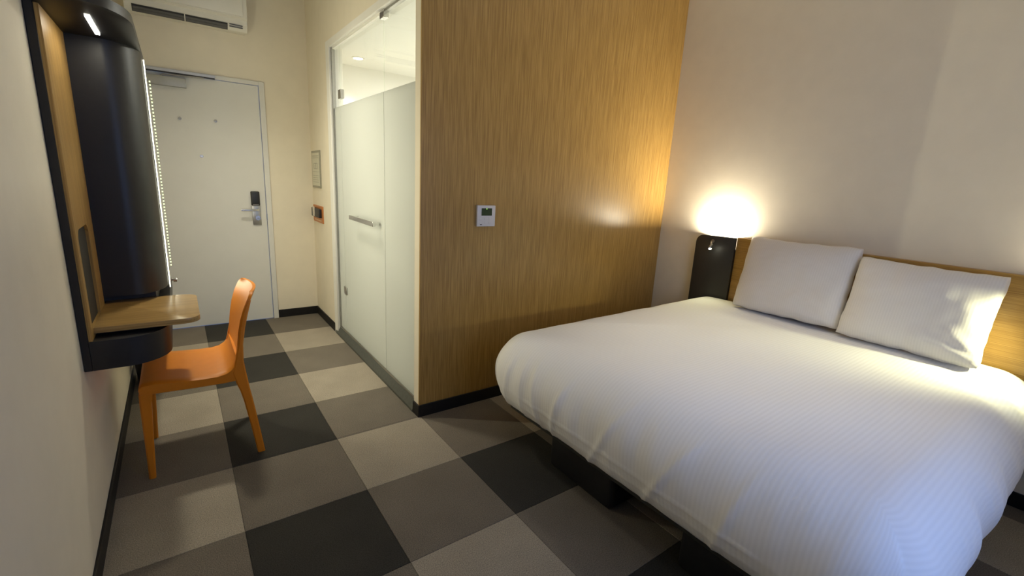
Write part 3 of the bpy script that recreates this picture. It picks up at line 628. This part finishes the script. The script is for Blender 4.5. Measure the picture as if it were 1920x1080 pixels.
# duvet: a cloth sheet draped over the mattress and tucked under
def hill(x, y, sx, sy, px, py): return math.exp(-((x-px)/sx)**2-((y-py)/sy)**2)
def duvet():
    NXs, NYs = 190, 200
    bx0, bx1, by0, by1 = 0.700, 2.572, -4.285, -2.36
    RH, RV = 0.20, 0.205
    ztop = 0.655
    cx0, cy0, cy1 = bx0+RH, by0+RH, by1-RH
    amax = math.radians(152)
    LA = RH*amax
    u0, u1 = cx0-LA, bx1
    v0, v1 = cy0-LA, cy1+LA
    verts, uvs = [], []
    for i in range(NXs+1):
        u = u0+(u1-u0)*i/NXs
        for j in range(NYs+1):
            v = v0+(v1-v0)*j/NYs
            qx = min(max(u, cx0), bx1); qy = min(max(v, cy0), cy1)
            dx, dy = u-qx, v-qy; L = math.hypot(dx, dy)
            # cloth in the corner square: shorten so that the hem follows a rounded corner
            m = max(abs(dx), abs(dy))
            if L > 1e-9:
                nx, ny = dx/L, dy/L; Lc = m
            else: nx = ny = 0.0; Lc = 0.0
            a = Lc/RH
            foot = max(0.0, -nx); side = abs(ny)
            hz = RV*(1-math.cos(a)); hx = RH*math.sin(a) if a < PI/2 else RH*(1-0.60*(1-math.sin(a)))
            x = qx+nx*hx; y = qy+ny*hx; z = ztop-hz
            # loft of the filling: fuller in the middle, thinner towards the foot
            cyv = (v-(-3.315))/0.95; crown = max(0.0, 1-cyv*cyv)
            top = max(0.0, math.cos(min(a, PI/2)))
            z += top*(0.026*crown + 0.014*(x-1.6)/1.0)
            # soft pulls and folds
            n1 = noise.noise(Vector((x*1.6, y*1.9, 3.1)))*0.014 + noise.noise(Vector((x*4.3, y*3.7, 9.0)))*0.005
            z += top*n1
            if a > 0.35:
                t = min(1.0, (a-0.35)/1.1)
                along = y if foot > side else x
                w_ = noise.noise(Vector((along*5.5, 0.7*a, 5.0 if foot > side else 15.0)))
                w2 = noise.noise(Vector((along*15.0, 0.9*a, 8.0 if foot > side else 25.0)))
                k = t*(0.013*w_+0.006*w2)
                x += nx*k; y += ny*k; z += 0.3*k
            # sharp creases on the foot face, running down to the hem
            if foot > 0.5:
                for cyc, tilt, amp in ((-2.62, 0.04, 0.006), (-2.80, -0.03, 0.007), (-3.02, 0.06, 0.008), (-3.33, 0.10, 0.010), (-3.62, 0.10, 0.009), (-3.83, 0.05, 0.008), (-2.72, 0.0, 0.005)):
                    c = (y-cyc-tilt*(a-1.0))/0.014
                    x -= amp*math.exp(-c*c)*max(0.0, min(1.0, (a-0.45)/0.8))
                # stitched hem lines
                for s0, amp in ((LA-0.150, 0.0035), (LA-0.095, 0.003)):
                    c = (m-s0)/0.006; x -= amp*math.exp(-c*c)*(1 if -3.9 < y < -2.75 else 0.4)
            # crumple by the headboard on the right
            for px, py, sx, sy, amp in ((2.40, -4.02, 0.030, 0.20, 0.014), (2.30, -4.08, 0.030, 0.16, -0.012), (2.20, -4.12, 0.035, 0.15, 0.012), (2.08, -4.15, 0.05, 0.14, -0.010)):
                z += amp*hill(x, y, sx, sy, px+0.25*(y-py), py)*top**0.5
            verts.append((x, y, max(z, 0.255))); uvs.append((u, v))
    faces = []
    for i in range(NXs):
        for j in range(NYs):
            a_ = i*(NYs+1)+j; faces.append((a_, a_+NYs+1, a_+NYs+2, a_+1))
    me = bpy.data.meshes.new('duvet'); me.from_pydata(verts, [], faces)
    uv = me.uv_layers.new(name='UVMap')
    for lp_ in me.loops: uv.data[lp_.index].uv = uvs[lp_.vertex_index]
    o = link('duvet', me, 'duvet_cotton', None, True)
    sm = o.modifiers.new('solid', 'SOLIDIFY'); sm.thickness = 0.012; sm.offset = -1.0
    return tag(o, 'white striped cotton duvet spread over the whole double bed', 'duvet')
duvet()

# pillows
def pillow(label, cx, cy, cz, wy, hz, th, lean, yaw, roll, seed):
    N = 44; verts, faces, uvs = [], [], []
    idx = {}
    def prof(s, t):
        e = max(0.0, (1-abs(s)**2.6)*(1-abs(t)**(2.6 if t > 0 else 5.0))); return e**0.42
    for side in (1, -1):
        for i in range(N+1):
            for j in range(N+1):
                s, t = -1+2*i/N, -1+2*j/N
                pin = 1-0.055*(1-abs(t)**2)*abs(s)**3; pin2 = 1-(0.07 if t > 0 else 0.018)*(1-abs(s)**2)*abs(t)**3
                cr_ = 1-0.045*(abs(s)*abs(t))**5; y = s*wy/2*pin*cr_; z = t*hz/2*pin2*cr_
                k = prof(s, t)*th/2
                wr = noise.noise(Vector((s*1.7+seed, t*1.7, 2.0)))*0.011+noise.noise(Vector((s*5+seed, t*4, 7.0)))*0.004
                rad = math.exp(-((s+0.55)/0.45)**2-((t+0.65)/0.5)**2)
                ang = math.atan2(t+0.9, s+1.15)
                wr += 0.0035*rad*math.sin(ang*13+seed)
                wr += 0.003*math.exp(-((s-0.9)/0.3)**2)*math.sin(t*14+seed)
                edge = 1-max(abs(s), abs(t))**8
                if side == -1 and (i in (0, N) or j in (0, N)): continue
                # outline ripples
                y += (0.006*noise.noise(Vector((t*4+seed, 1.0, 0)))*abs(s)**6)
                z += (0.007*noise.noise(Vector((s*4+seed, 5.0, 0)))*abs(t)**6)
                idx[(side, i, j)] = len(verts)
                verts.append((-side*(k+wr*edge*(1 if side == 1 else 0.3)), y, z)); uvs.append((y, z))
    def V(side, i, j): return idx[(side, i, j)] if (side, i, j) in idx else idx[(1, i, j)]
    for side in (1, -1):
        for i in range(N):
            for j in range(N):
                q = (V(side, i, j), V(side, i+1, j), V(side, i+1, j+1), V(side, i, j+1)); faces.append(q if side == -1 else q[::-1])
    me = bpy.data.meshes.new('pillow'); me.from_pydata(verts, [], faces)
    uv = me.uv_layers.new(name='UVMap')
    for l in me.loops: uv.data[l.index].uv = (uvs[l.vertex_index][1], uvs[l.vertex_index][0])
    o = link('pillow', me, 'pillow_cotton', None, True)
    o.rotation_euler = (roll, lean, yaw); o.location = (cx, cy, cz)
    return tag(o, label, 'pillow', 'pillows leaning on the headboard')
pillow('white pillow nearest the veneer wall, leaning on the headboard', 2.475, -3.135, 0.941, 0.662, 0.497, 0.17, math.radians(16), 0.0, math.radians(-1.0), 1.3)
pillow('white pillow with its right edge brightly lit by the reading light', 2.430, -3.752, 0.920, 0.612, 0.467, 0.18, math.radians(17), math.radians(-1), math.radians(0.5), 4.7)
